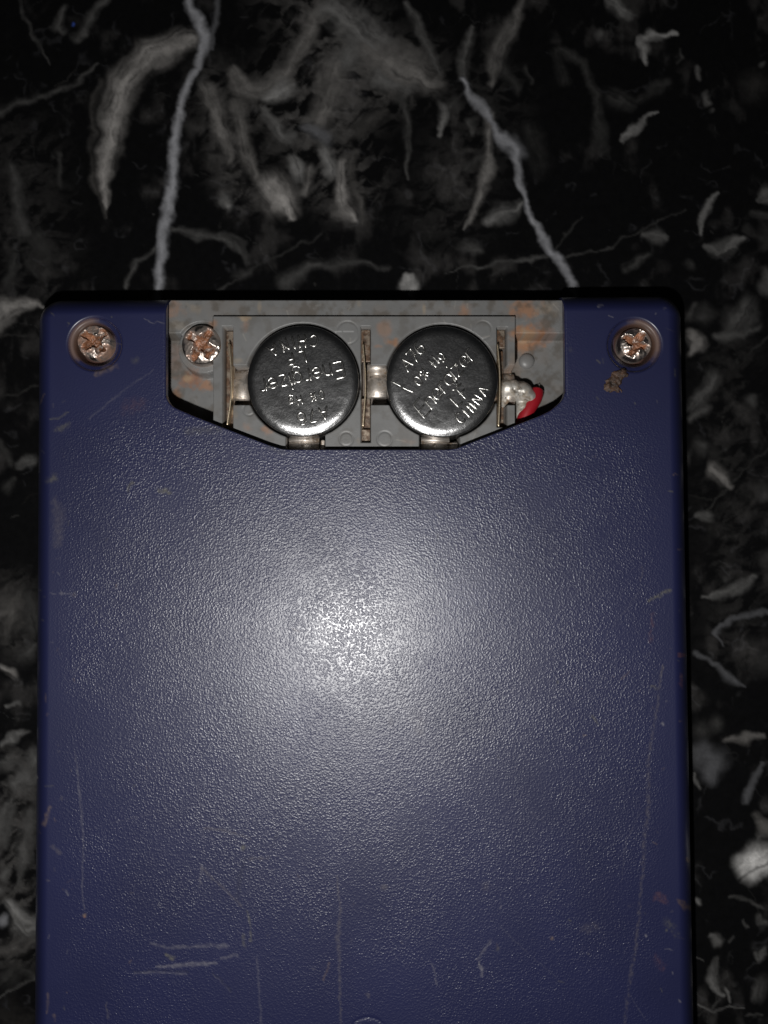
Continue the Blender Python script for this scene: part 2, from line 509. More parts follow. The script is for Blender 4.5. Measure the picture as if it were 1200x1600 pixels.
 (.026, NEUT, .9, [(1196,1036,30)]), (.034, NEUT, .9, [(1118,1130,16)]), (.030, NEUT, .9, [(1094,1140,24)]),
 (.070, WARM, .6, [(1135,1157,9),(1165,1154,14),(1188,1150,7)]), (.060, COOL, 1., [(1098,1178,46),(1112,1190,46),(1108,1214,28)]), (.045, NEUT, .8, [(1118,1196,14)]),
 (.070, NEUT, .5, [(1083,1205,5),(1088,1225,8),(1093,1236,5)]), (.045, COOL, .7, [(1192,1196,7),(1178,1215,12),(1170,1235,13),(1169,1252,9)]),
 (.075, WARM, .7, [(1186,1276,14),(1198,1292,22)]), (.060, NEUT, .7, [(1186,1308,9),(1197,1300,10)]),
 (.210, NEUT, .45, [(1176,1353,54),(1184,1348,52)]),
 (.100, NEUT, .5, [(1087,1409,8),(1091,1413,8)]), (.040, NEUT, .6, [(1138,1405,4),(1160,1404,7),(1192,1416,5)]),
 (.075, NEUT, .5, [(1185,1430,8),(1187,1441,10),(1195,1443,8)]), (.050, NEUT, .5, [(1160,1437,4),(1166,1447,5)]),
 (.060, NEUT, .5, [(1110,1465,10),(1120,1470,14)]), (.040, NEUT, .6, [(1139,1469,6),(1144,1461,6)]), (.060, NEUT, .5, [(1183,1493,10),(1186,1502,10),(1194,1488,6)]),
 (.080, NEUT, .5, [(1117,1498,9),(1112,1515,13),(1111,1530,13),(1116,1545,10),(1126,1554,7)]), (.075, NEUT, .5, [(1133,1545,7),(1138,1566,5)]),
 (.040, NEUT, .6, [(1177,1556,14),(1183,1538,12)]), (.035, NEUT, .7, [(1192,1540,22),(1190,1556,16)]),
 (.075, NEUT, .5, [(1086,1570,3),(1105,1578,5),(1125,1575,4),(1140,1573,3),(1158,1574,3)]), (.045, NEUT, .6, [(1122,1561,5),(1109,1577,4)]),
 (.028, NEUT, .6, [(1090,1592,3),(1105,1580,3)]), (.040, NEUT, .5, [(1084,1496,5),(1095,1499,4)]), (.035, NEUT, .6, [(1165,1586,5),(1185,1584,5)]),
]
grain = .50 + 1.0 * fbm(wx / 9 + 5, wy / 16 + 2, 4)
bands = .62 + .76 * fbm(wx / 34 + 77, wy / 10 + 3, 3)
tex = grain * bands
ca_, sa_ = math.cos(1.05), math.sin(1.05)
streak = .45 + 1.1 * fbm((wx * ca_ + wy * sa_) / 46 + 3, (wy * ca_ - wx * sa_) / 7 + 8, 4)
for amp, pts in ((.020, [(470,-20,150),(550,110,190),(640,110,120)]), (.018, [(430,150,120),(540,280,130)]), (.005, [(30,250,150),(60,430,140)]),
                 (.012, [(330,130,90),(380,300,90)]), (.005, [(760,150,140),(700,330,140)]), (.004, [(1140,560,110),(1150,1000,110)]), (.007, [(15,930,90),(20,1000,80)]), (.013, [(20,1200,80),(25,1480,90)])):
    idx, m = seg_mask(wx, wy, pts, 1.0)
    n_ = np.maximum(sstep(.44, .66, fbm(wx[idx] / 30 + 5, wy[idx] / 13 + 9, 5)), sstep(.50, .68, fbm((wx[idx] + wy[idx]) / 12 + 5, (wy[idx] - wx[idx]) / 40 + 9, 5)))
    mc[idx] += (2.6 * m * amp * n_ * (.4 + 1.1 * fbm(wx[idx] / 7, wy[idx] / 7, 3)))[:, None] * WARM
for amp, tint, soft, pts in strokes:
    amp *= 1.6 if tint is COOL else (2.0 if max(q[2] for q in pts) >= 16 and pts[0][1] < 360 and pts[0][0] < 830 else 1.05)
    if min(q[0] for q in pts) > 1050 or max(q[0] for q in pts) < 70:
        amp *= .72 if amp < .2 else 1.35
    wr = np.random.RandomState(len(pts) * 7 + int(abs(pts[0][0])))
    pts = [(a, b, wr.uniform(.72, 1.22) * w * (.86 if tint is COOL and len(pts) > 8 else 1.15 if w < 40 else 1.05)) for a, b, w in pts]
    idx, m = seg_mask(wx, wy, pts, min(1.45, soft * (1.35 if tint is COOL else 1.75)))
    m = m * (np.clip(.3 + .35 * tex[idx] + .4 * seg_grain(wx, wy, idx, pts), .3, 1.4) if tint is COOL else np.clip(1.75 * (.35 + .65 * tex[idx]) * seg_grain(wx, wy, idx, pts) - .42, .03, 1.7))
    tgt = amp * tint
    cur = mc[idx]
    mc[idx] = np.maximum(cur, cur * (1 - m[:, None]) + tgt * m[:, None])
# small flecks everywhere, beyond the frame as well
r2 = np.random.RandomState(21)
for k in range(300):
    fx, fy = r2.uniform(-500, 1700), r2.uniform(-400, 2100)
    a = r2.uniform(0, math.pi); L = r2.uniform(1, 16) * r2.choice([.5, 1, 1.6]); w = r2.uniform(2.2, 6)
    bend = r2.uniform(-.4, .4) * L
    dx, dy = math.cos(a) * L, math.sin(a) * L
    pts = [(fx - dx, fy - dy, w * .4), (fx - math.sin(a) * bend, fy + math.cos(a) * bend, w), (fx + dx, fy + dy, w * .4)]
    idx, m = seg_mask(wx, wy, pts, .7)
    if m.size:
        tgt = r2.choice([.007, .011, .018, .035], p=[.35, .35, .22, .08]) * NEUT
        mc[idx] = np.maximum(mc[idx], mc[idx] * (1 - m[:, None]) + tgt * m[:, None])
# larger shells beyond the frame
for k in range(90):
    fx, fy = r2.uniform(-900, 2100), r2.uniform(-900, 2600)
    if -20 < fx < 1220 and -20 < fy < 1620:
        continue
    a = r2.uniform(0, 2 * math.pi); R = r2.uniform(15, 70); w = r2.uniform(8, 28); span = r2.uniform(.8, 2.6)
    pts = [(fx + R * math.cos(a + span * t), fy + R * math.sin(a + span * t), w * (.3 + math.sin(math.pi * t))) for t in np.linspace(0, 1, 7)]
    idx, m = seg_mask(wx, wy, pts, .7)
    if m.size:
        mc[idx] = np.maximum(mc[idx], r2.uniform(.02, .08) * WARM * m[:, None])
# a stray blue speck
idx, m = seg_mask(PX, PY, [(115, 37, 5), (114, 40, 4)], .6)
mc[idx] = mc[idx] * (1 - m[:, None]) + np.array([.03, .06, .25]) * m[:, None]

V = np.stack([GX, GY, np.full(GX.shape, ZM)], -1).reshape(-1, 3)
tb = mesh_np('table_surface', V, grid_quads(len(gx), len(gy)), M_MARBLE, cols=mc.reshape(-1, 3))
tb['kind'] = 'structure'
tb['label'] = 'polished black marble table top with white veins and pale fossils'

# ------------------------------------------------------------------ the blue device
XL = float(np.mean([U(61, 540, -.19)[0], U(54, 1550, -.19)[0]]))
XR = float(np.mean([U(1065, 520, -.19)[0], U(1082.5, 1550, -.19)[0]]))
YT = float(np.mean([U(200, 466.5, -.19)[1], U(950, 466.5, -.19)[1]]))
YB = YT - 11.6
CXD = .5 * (XL + XR)
dev = empty('handheld_device', (CXD, .5 * (YT + YB), ZM),
            'navy blue textured plastic handheld device lying face down on the marble, battery cover missing', 'device')
DLOC = np.array([CXD, .5 * (YT + YB), ZM])


def dev_mesh(name, V, Q, mat, **kw):
    """part of the device; vertices are given in world coordinates"""
    return mesh_np(name, np.asarray(V, float) - DLOC, Q, mat, kw.pop('parent', dev), **kw)


def dev_py(name, V, Fc, mat, smooth=False, parent=None):
    o = mesh_py(name, np.asarray(V, float) - DLOC, Fc, mat, parent or dev, smooth)
    return o


FR, CR, FD = 0.205, 0.24, 0.20
px2 = 1.75 / 152.5
fine = np.array([0, .6, 1.5, 3, 5, 7.5, 10.5, 13.5, 17, 20.5, 24, 27, 29.3, 31.26]) / 152.5
NXL = float(U(258.5, 550, 0)[0]); NXR = float(U(883, 550, 0)[0])


def span(a, b, step, ends=True):
    n = max(1, int(round(abs(b - a) / step)))
    return list(np.linspace(a, b, n + 1)[:-1])


def xof(p): return float(U(p, 540, 0)[0])
def yof(p): return float(U(600, p, 0)[1])


nf = 1.0 / 152.5
edge_n = [0, .7, 1.6, 2.8, 4.4, 6.4, 9, 12, 16]
xs = [XL + f for f in fine[:-1]] + span(XL + fine[-1], xof(103), px2) + span(xof(103), xof(194), nf) + span(xof(194), NXL, px2)
xs += [NXL + e * nf for e in edge_n[:-1]] + span(NXL + edge_n[-1] * nf, NXR - edge_n[-1] * nf, px2) + [NXR - e * nf for e in edge_n[::-1]][:-1]
xs += span(NXR, xof(946), px2) + span(xof(946), xof(1034), nf) + span(xof(1034), XR - fine[-1], px2) + [XR - f for f in fine[::-1]]
ys = [YT - f for f in fine[:-1]] + span(YT - fine[-1], yof(492), px2) + span(yof(492), yof(585), nf) + span(yof(585), yof(620), px2)
js = len(ys)
ys += span(yof(620), yof(760), px2) + span(yof(760), yof(1620), px2) + span(yof(1620), YB + fine[-1], .12) + [YB + f for f in fine[::-1]]
xs = np.array(xs); ys = np.array(ys)
nx, ny = len(xs), len(ys)
GX, GY = np.meshgrid(xs, ys)
GX = GX.copy(); GY = GY.copy()
# the battery opening: bend the rows below it to follow its edge
nb_px = [(258.5, 614), (260, 623), (264, 630), (271, 636), (282, 641), (300, 649), (360, 672.5), (420, 695.5), (438, 701), (450, 702.5), (700, 702.5), (714, 700.5), (730, 694), (790, 670.5), (845, 649), (860, 641.5), (870, 633.5), (877, 627), (881, 621), (883, 612)]
bxs, bys = U([p[0] for p in nb_px], [p[1] for p in nb_px], 0)
i0 = int(np.argmin(np.abs(xs - NXL))); i1 = int(np.argmin(np.abs(xs - NXR)))
y620, y760 = yof(620), yof(760)
for i in range(i0, i1 + 1):
    b = np.interp(xs[i], bxs, bys)
    if i in (i0, i1):
        b = y620
    r = (ys <= y620 + 1e-6) & (ys >= y760)
    GY[r, i] = b + (ys[r] - y620) * (y760 - b) / (y760 - y620)
# rounded outline and edge fillet
hx, hy = .5 * (XR - XL), .5 * (YT - YB); cy = .5 * (YT + YB)
lx, ly = GX - CXD, GY - cy
qx = lx - np.clip(lx, -(hx - CR), hx - CR); qy = ly - np.clip(ly, -(hy - CR), hy - CR)
ql = np.hypot(qx, qy)
out = ql > CR
sc = np.where(out, CR / np.maximum(ql, 1e-9), 1.0)
corner = (np.abs(qx) > 1e-9) & (np.abs(qy) > 1e-9)
sc = np.where(corner, sc, 1.0)
GX = np.where(corner & out, CXD + (lx - qx) + qx * sc, GX)
GY = np.where(corner & out, cy + (ly - qy) + qy * sc, GY)
inner = np.minimum(hx - np.abs(lx), hy - np.abs(ly))
d_in = np.where(corner, CR - np.minimum(ql, CR), inner)
dd = np.clip(FR - d_in, 0, FR)
GZ = -FD * (dd / FR) ** 1.9
# counterbores of the two corner screws
SCREWS = [(147.7, 537.5), (991.3, 539.0)]
holes = []
for (sx, sy) in SCREWS:
    hxw, hyw = [float(v) for v in U(sx, sy, 0)]
    holes.append((hxw, hyw))
    r = np.hypot(GX - hxw, GY - hyw) * 152.5
    prof = np.interp(r, [0, 29, 31, 33, 36, 38.5, 40.5, 42.5, 44.5], [-.20, -.20, -.12, -.062, -.050, -.046, -.040, -.008, 0])
    GZ = GZ + prof
# moulded ring near the bottom of the photograph
rx, ry = U(575, 1622, 0)
r = np.hypot(GX - rx, GY - ry) * 152.5
GZ -= .007 * np.exp(-((r - 31) / 1.7) ** 2)

PX, PY = proj(GX, GY, GZ)
NAVY = np.array([.0110, .0134, .0530])
cc = np.ones(GX.shape + (3,)) * NAVY
dirt = np.zeros(GX.shape)
big = fbm(PX / 120, PY / 140, 4)
cc *= (0.86 + .28 * big)[..., None]


MK = .48
WX0 = 8 * (fbm(PX / 60 + 13, PY / 60 + 5, 3) - .5)


def mark(pts, col, a, soft=.7, rough=.8, wob=2.2, broken=.0):
    wxx = PX + wob * (vnoise(PX / 6, PY / 6) - .5) * 2 + WX0
    wyy = PY + wob * (vnoise(PX / 6 + 33, PY / 6 + 71) - .5) * 2
    idx, m = seg_mask(wxx, wyy, pts, soft)
    if not m.size:
        return
    broken = max(broken, .45)
    if broken:
        m = m * (1 - broken + broken * sstep(.35, .62, vnoise(PX[idx] / 3.2 + 8, PY[idx] / 3.2)))
    m = m * a * MK
    cc[idx] = cc[idx] * (1 - m[:, None]) + np.array(col) * m[:, None]
    dirt[idx] = np.maximum(dirt[idx], m * rough)


DUST = (.13, .115, .11); PALE = (.24, .23, .24); TAN = (.24, .17, .10); RUST = (.30, .12, .045); DARK = (.006, .007, .022); OLIVE = (.17, .16, .09)
mark([(1036,1040,4),(1018,1150,6),(1011,1250,8),(1006,1350,7),(1000,1430,6),(990,1500,6),(973,1610,6)], DUST, .5, .9, .5, 1.5, .8)
mark([(116,1175,3),(121,1215,4),(127,1290,4),(130,1360,3),(130,1420,3)], PALE, .35, .8, .4, 1, .5)
mark([(130,1431,8)], TAN, 1); mark([(130,1434,4)], RUST, .8)
mark([(235,1473,4),(262,1481,6),(310,1478,5),(352,1478,9)], PALE, .45, .8, .6, 1.5, .6)
mark([(248,1511,4),(300,1507,7),(337,1505,5)], PALE, .75, .8, .6, 1.5, .4)
mark([(205,1519,3),(240,1516,4),(292,1518,4)], DARK, .9); mark([(210,1521,3),(240,1519,4),(290,1522,3)], PALE, .5, .8, .4, 1, .4)
mark([(345,1497,5),(368,1492,6)], PALE, .55, .8, .6, 1.5, .5); mark([(262,1493,6),(271,1497,6)], OLIVE, .8)
mark([(315,1353,5),(312,1372,4),(310,1392,2)], PALE, .5); mark([(315,1357,5),(345,1385,4),(377,1416,4)], DUST, .6, .8, .5, 1, .4)
mark([(381,1325,9)], OLIVE, .8); mark([(385,1342,4),(373,1368,10),(371,1408,8)], DARK, .75, .9); mark([(432,1303,3),(423,1326,4)], DARK, .7)
mark([(318,1294,5),(350,1297,5),(392,1310,3)], DUST, .6, .8, .4, 1, .4); mark([(392,1342,4),(418,1341,5)], DUST, .6)
mark([(330,1520,3),(345,1530,3),(362,1549,3)], DARK, .9); mark([(332,1522,2),(362,1551,2)], PALE, .25)
mark([(527,1370,3),(530,1420,4),(526,1468,8),(531,1500,5),(530,1610,4)], DUST, .65, .9, .5, 1.5, .6); mark([(513,1505,5),(506,1530,3)], TAN, .5)
mark([(400,1495,3),(404,1560,3),(408,1605,4)], PALE, .35, .8, .4, 1, .5); mark([(388,1425,4),(392,1470,6)], OLIVE, .5, .9, .5, 2, .6)
mark([(379,1460,5),(381,1478,7)], OLIVE, .4, .9)
mark([(745,1500,3),(757,1486,5),(768,1468,4)], PALE, .55, .8, .5, 1.5, .5); mark([(749,1503,3),(752,1514,7),(753,1526,4)], PALE, .8)
mark([(862,1467,7)], TAN, 1.); mark([(672,1505,3),(683,1538,3)], PALE, .45); mark([(601,1387,12)], DUST, .6); mark([(760,1385,18)], DUST, .35, .9, .5, 3, .6)
mark([(777,1483,8)], OLIVE, .4); mark([(930,1448,20),(912,1452,14)], DUST, .4, .9, .5, 3, .7)
mark([(575,1555,7)], DUST, .7); mark([(650,1120,30),(655,1145,14)], DUST, .35, .9, .6, 3, .6); mark([(610,1128,14)], DUST, .35, .9)
# edge dirt
mark([(76,752,10),(86,745,10)], OLIVE, .55, .9, .6, 3, .5); mark([(84,780,10),(92,800,22),(90,850,14)], DUST, .5, 1., .6, 3, .4)
mark([(248,766,6),(256,767,11),(264,769,6)], OLIVE, .85, .8, .6, 2.5, .3); mark([(198,768,3),(208,754,6)], OLIVE, .6, .8)
mark([(78,926,2),(110,928,3)], PALE, .45); mark([(117,929,9)], DUST, .7); mark([(150,948,3),(158,946,3)], DUST, .4)
mark([(1016,938,4),(1030,930,8),(1046,922,6)], OLIVE, .8, .8, .6, 2, .6); mark([(1022,960,6),(1018,1002,6)], RUST, .22, 1, .5, 3, .7)
mark([(1035,1040,4),(1029,1075,5)], DUST, .5); mark([(1019,1072,6),(1027,1077,6)], OLIVE, .6, .8, .5, 2, .6); mark([(1034,1131,6)], PALE, .9)
mark([(1004,886,4),(1001,908,4)], DUST, .4); mark([(926,1118,4),(937,1132,4)], OLIVE, .5)
mark([(1063,1023,5),(1072,1024,6)], RUST, .4); mark([(1065,1055,6),(1066,1075,6)], RUST, .25); mark([(1065,1058,6)], TAN, .4)
mark([(1075,1340,6),(1076,1345,6)], TAN, .9); mark([(1064,1408,8),(1074,1417,13),(1081,1420,10)], (.10, .065, .035), .95, .6, .7, 3)
mark([(1030,1395,10),(1042,1408,12),(1026,1403,8)], RUST, .25, .9, .5, 3, .5); mark([(1045,1440,14),(1058,1460,14)], OLIVE, .35, 1, .5, 3, .8); mark([(1042,1454,6)], OLIVE, .7)
mark([(1022,1496,10),(1034,1512,14)], RUST, .18, 1, .5, 3, .7); mark([(1040,1483,3),(1050,1484,3)], PALE, .5); mark([(1009,1462,4)], PALE, .95); mark([(1063,1564,4)], PALE, .7)
mark([(72,1552,4),(73,1568,4),(72,1584,3)], TAN, .45, .8, .4, 1, .3); mark([(83,1588,7)], TAN, .7); mark([(75,1262,6),(68,1288,7)], TAN, .55, .8, .5, 2, .3)
mark([(94,1248,6)], DUST, .7); mark([(102,1392,5),(105,1398,3)], PALE, .6); mark([(80,1322,5),(92,1332,8)], DUST, .5); mark([(74,1375,5)], DUST, .7)
mark([(56,1213,6),(57,1215,5)], (.5, .5, .48), .95, .5); mark([(168,1565,3),(170,1590,5)], DUST, .6)
mark([(140,655,3),(190,614,3),(240,578,2)], PALE, .3, .8, .4, 1, .4); mark([(80,655,4),(92,654,4),(108,645,3)], OLIVE, .6); mark([(88,672,10),(104,666,12)], OLIVE, .5, 1, .6, 3, .6)
mark([(211,563,13)], OLIVE, .4, 1, .6, 3, .4); mark([(205,636,30),(222,630,18)], RUST, .14, 1, .4, 4, .7); mark([(152,584,8),(165,577,12),(180,572,10)], TAN, .55, 1, .6, 3, .4)
mark([(224,498,2),(240,504,2),(256,504,3)], PALE, .5); mark([(936,480,3),(942,477,3)], PALE, .8); mark([(893,546,9)], OLIVE, .25, 1)
mark([(440,704,16),(420,700,10)], OLIVE, .22, 1, .6, 3, .4); mark([(342,670,12),(293,674,14)], OLIVE, .3, 1, .6, 3, .4); mark([(806,668,6)], DUST, .7); mark([(852,648,4)], DUST, .7)
mark([(560,830,3),(562,905,4)], DUST, .25, .9, .4, 1, .7)
r3 = np.random.RandomState(4)
for k in range(150):
    fx, fy = r3.uniform(70, 1070), r3.uniform(720, 1600)
    if r3.rand() < .35:
        fx = r3.choice([r3.uniform(58, 110), r3.uniform(1010, 1080)])
    if r3.rand() < .3:
        fy = r3.uniform(480, 720); fx = r3.choice([r3.uniform(65, 250), r3.uniform(890, 1065)])
    a = r3.uniform(0, math.pi); L = r3.uniform(.3, 3.5) * (3 if r3.rand() < .12 else 1)
    mark([(fx - L * math.cos(a), fy - L * math.sin(a), 2.6), (fx + L * math.cos(a), fy + L * math.sin(a), 2.8)],
         [DUST, PALE, TAN, OLIVE][r3.randint(4)], r3.uniform(.15, .6), .9, .5, .8)
for k in range(26):                                   # long hairline scratches
    fx, fy = r3.uniform(80, 1050), r3.uniform(760, 1600); a = r3.normal(1.5, .7); L = r3.uniform(15, 70)
    mark([(fx - L * math.cos(a), fy - L * math.sin(a), 1.6), (fx, fy, 2.4), (fx + L * math.cos(a), fy + L * math.sin(a), 1.6)], PALE, r3.uniform(.08, .22), .8, .3, 1, .6)
# rust bled into the screw holes
for (sx, sy), sgn in zip(SCREWS, (-1, 1)):
    r = np.hypot(PX - sx, PY - sy); ang = np.arctan2(-(PY - sy), PX - sx)
    m = sstep(44, 38, r) * sstep(.15, .75, np.cos(ang - (2.75 if sgn < 0 else .55)) + .5 * (fbm(PX / 9, PY / 9) - .5))
    m = m * (.5 + .5 * sstep(43, 36, r)) * .62
    cc = cc * (1 - m[..., None]) + np.array([.20, .125, .08]) * m[..., None]
    m2 = sstep(36, 31, r) * .9
    cc = cc * (1 - m2[..., None]) + np.array([.05, .022, .012]) * m2[..., None]
    dirt = np.maximum(dirt, np.maximum(m, m2))
# wear: the grain is polished away along edges and round the screws
gr = sstep(0.10, 0.55, d_in) * .85 + .1
for (hxw, hyw) in holes:
    r = np.hypot(GX - hxw, GY - hyw)
    gr *= .12 + .88 * sstep(.3, 1.2, r)
gr *= .45 + 1.0 * fbm(PX / 70 + 9, PY / 70 + 4, 4)
gr *= 1 - .6 * np.clip(dirt, 0, 1)

keep = np.ones((ny - 1, nx - 1), bool)
keep[:js, i0:i1] = False
# tiny rounding of the opening's lip
GZ[:js + 1, i0] -= .012; GZ[:js + 1, i1] -= .012; GZ[js, i0 + 1:i1] -= .012
V = np.stack([GX, GY, GZ], -1).reshape(-1, 3)
Q = grid_quads(nx, ny, keep)
C = cc.reshape(-1, 3); G_ = gr.reshape(-1); D_ = dirt.reshape(-1)
vi = lambda j, i: j * nx + i
outer = [vi(0, i) for i in range(i0, -1, -1)] + [vi(j, 0) for j in range(1, ny)] + [vi(ny - 1, i) for i in range(1, nx)] + [vi(j, nx - 1) for j in range(ny - 2, -1, -1)] + [vi(0, i) for i in range(nx - 2, i1 - 1, -1)]
lip = [vi(j, i0) for j in range(0, js + 1)] + [vi(js, i) for i in range(i0 + 1, i1 + 1)] + [vi(j, i1) for j in range(js - 1, -1, -1)]


def skirt(loop, rings, flip):
    """hang rings of vertices below a border loop: rings = [(z or None, inset)]"""
    global V, Q, C, G_, D_
    prev = np.array(loop)
    P0 = V[prev]
    for z, inset in rings:
        P = P0.copy()
        P[:, 2] = np.minimum(P0[:, 2] - .002, z)
        if inset:
            P[:, 0] = CXD + (P[:, 0] - CXD) * (1 - inset / hx); P[:, 1] = cy + (P[:, 1] - cy) * (1 - inset / hy)
        n0 = len(V)
        V = np.vstack([V, P]); C = np.vstack([C, C[loop]]); G_ = np.concatenate([G_, G_[loop] * .3]); D_ = np.concatenate([D_, D_[loop]])
        cur = np.arange(n0, n0 + len(loop))
        q = np.stack([prev[:-1], cur[:-1], cur[1:], prev[1:]], -1)
        Q = np.vstack([Q, q[:, ::-1] if flip else q])
        prev = cur


skirt(outer, [(-.30, 0), (-.58, 0), (-.64, .02), (ZM + .001, .07)], False)
skirt(lip, [(-.03, 0), (-.10, 0)], True)
shell = dev_mesh('back_shell', V, Q, M_CASE, cols=C, floats={'Grain': G_, 'Dirt': D_})

# ------------------------------------------------------------------ the grey battery tray (one moulding)
ZT, ZS, ZF = -0.150, -0.205, -0.47
tp = 1.25
txs = np.arange(232, 912, tp); tys = np.concatenate([[464.6, 464.601], np.arange(465, 468, .6), np.arange(468, 735, tp)])
TXp, TYp = np.meshgrid(txs, tys)
TX, TY = U(TXp, TYp, ZT)
# keep the front edge straight
wob = 1.0 * (vnoise(TXp / 30, TYp / 30) - .5)
X, Y = TXp, TYp + 0 * wob


def box_m(x0, x1, y0, y1, s=.8):
    return (sstep(x0 - s, x0 + s, X) * sstep(x1 + s, x1 - s, X) * sstep(y0 - s, y0 + s, Y) * sstep(y1 + s, y1 - s, Y))


def lerp_to(z, m, v): return z * (1 - m) + v * m


z = np.full(X.shape, ZF)
z = lerp_to(z, sstep(521, 519, Y), ZS)                                        # the ledge behind the compartment
z = lerp_to(z, sstep(41, 39, np.hypot(X - 314, Y - 541)), -.24)                # boss of the small screw
z = lerp_to(z, box_m(332, 806, 493, 740), ZT)                                  # the raised block between the pockets
for (x0, x1, y0, y1) in ((348, 364, 510, 668), (563.5, 578.8, 510, 691), (776, 792, 511, 667)):
    z = np.minimum(z, lerp_to(np.zeros(X.shape), box_m(x0, x1, y0, y1), -.44))
for (x0, x1) in ((360, 400), (575, 615), (788, 812)):
    m = box_m(x0, x1, 571, 632)
    z = np.minimum(z, lerp_to(np.full(X.shape, -.1), m, -.42))
for (bx, by, br) in ((473.2, 595.6, 89.4), (691, 596.6, 89.4)):
    r = np.hypot(X - bx, Y - by)
    z = np.minimum(z, np.interp(r, [0, br - 1.2, br + .4, br + 2, br + 3], [-.62, -.62, -.165, -.153, -.1]))
for (x0, x1) in ((447, 507), (656, 718)):
    z = np.minimum(z, lerp_to(np.full(X.shape, -.1), box_m(x0, x1, 660, 716), -.52))
# ejector-pin rings and a scuffed surface
for (ex, ey, er) in ((543, 520, 17.5), (754, 516, 14), (541, 686, 10.5), (601, 686, 11.5), (389, 640, 9)):
    z -= .006 * np.exp(-((np.hypot(X - ex, Y - ey) - er) / 1.1) ** 2) * (z > ZT - .02)
z -= .03 * sstep(468, 464.6, Y) ** 2
z[0, :] = -.62
z[:, :1] -= 0
tc = np.ones(X.shape + (3,)) * np.array([.150, .150, .149])
tc *= (.88 + .24 * fbm(X / 45, Y / 45, 4))[..., None]
# a dusty warm tint on the ledge and the pockets
m = .2 * sstep(.4, .7, fbm(X / 22 + 40, Y / 22, 4)) * (1 - box_m(332, 806, 493, 740))
tc = tc * (1 - m[..., None]) + np.array([.17, .13, .10]) * m[..., None]


def stain(px, py, rx, ry, col, a, rough=.9, f=10):
    global tc
    d = np.hypot((X - px) / rx, (Y - py) / ry) + rough * (fbm(X / f + px, Y / f + py, 4) - .5) * 2
    m = .8 * a * sstep(1.35, .25, d)
    tc = tc * (1 - m[..., None]) + np.array(col) * m[..., None]


OR = (.34, .15, .06); ORD = (.26, .105, .045); TN = (.34, .26, .17)
stain(287, 583, 22, 12, ORD, .9); stain(280, 582, 9, 7, TN, .7); stain(313, 592, 14, 9, OR, .7); stain(264, 612, 8, 14, OR, .85)
stain(268, 482, 14, 14, OR, .4); stain(300, 478, 14, 8, TN, .3); stain(276, 507, 16, 8, TN, .25); stain(265, 545, 14, 18, ORD, .25); stain(262, 560, 14, 12, ORD, .25)
stain(385, 496, 12, 5, TN, .8); stain(397, 493, 8, 3, TN, .8); stain(384, 505, 7, 12, OR, .4); stain(331, 507, 8, 8, OR, .7, .5)
stain(601, 514, 12, 13, OR, .55, .3); stain(601, 514, 8, 9, (.17, .15, .13), .6, .3); stain(611, 535, 9, 7, OR, .85); stain(590, 541, 8, 3, OR, .4); stain(560, 470, 5, 8, TN, .3)
stain(727, 481, 10, 9, OR, .55); stain(663, 480, 3, 9, TN, .5, .3); stain(404, 478, 4, 10, TN, .4, .3)
stain(822, 480, 26, 13, OR, .75); stain(855, 480, 20, 12, TN, .3); stain(830, 522, 30, 17, OR, .95); stain(826, 520, 12, 8, TN, .6); stain(850, 518, 26, 14, ORD, .4)
stain(808, 575, 16, 20, (.24, .17, .12), .5); stain(818, 545, 20, 30, (.21, .16, .12), .45); stain(802, 586, 10, 12, OR, .6)
stain(418, 672, 8, 10, OR, .6); stain(640, 690, 12, 5, OR, .2); stain(690, 695, 8, 4, TN, .3); stain(372, 562, 12, 5, TN, .4); stain(366, 645, 8, 12, TN, .25)
stain(560, 687, 4, 6, TN, .2); stain(388, 668, 6, 8, OR, .35)
# inside of slots and wells: dulled by corrosion
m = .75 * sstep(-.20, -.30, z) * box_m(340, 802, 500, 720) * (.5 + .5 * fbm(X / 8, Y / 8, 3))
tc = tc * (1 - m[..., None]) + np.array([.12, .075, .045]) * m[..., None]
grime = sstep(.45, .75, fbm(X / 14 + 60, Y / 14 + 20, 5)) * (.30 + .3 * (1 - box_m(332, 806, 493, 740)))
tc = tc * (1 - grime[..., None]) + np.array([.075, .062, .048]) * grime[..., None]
# fine scuffs
for k in range(60):
    fx, fy = r3.uniform(262, 880), r3.uniform(472, 698); a = r3.uniform(0, math.pi); L = r3.uniform(1, 7)
    idx, mm = seg_mask(X, Y, [(fx - L * math.cos(a), fy - L * math.sin(a), 2.2), (fx + L * math.cos(a), fy + L * math.sin(a), 1.8)], .8)
    mm = mm * r3.uniform(.1, .45)
    tc[idx] = tc[idx] * (1 - mm[:, None]) + np.array([.30, .28, .25]) * mm[:, None]
for (x0, x1, yy) in ((525, 533, 518), (537, 552, 518)):
    idx, mm = seg_mask(X, Y, [(x0, yy, 2.4), (x1, yy, 2.4)], .7); mm = mm * .8
    tc[idx] = tc[idx] * (1 - mm[:, None]) + np.array([.34, .34, .34]) * mm[:, None]
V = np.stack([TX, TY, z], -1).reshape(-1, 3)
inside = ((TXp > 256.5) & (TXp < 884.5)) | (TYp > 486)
tray = dev_mesh('battery_tray', V, grid_quads(len(txs), len(tys), inside[:-1, :-1] & inside[1:, 1:]), M_TRAY, cols=tc.reshape(-1, 3))


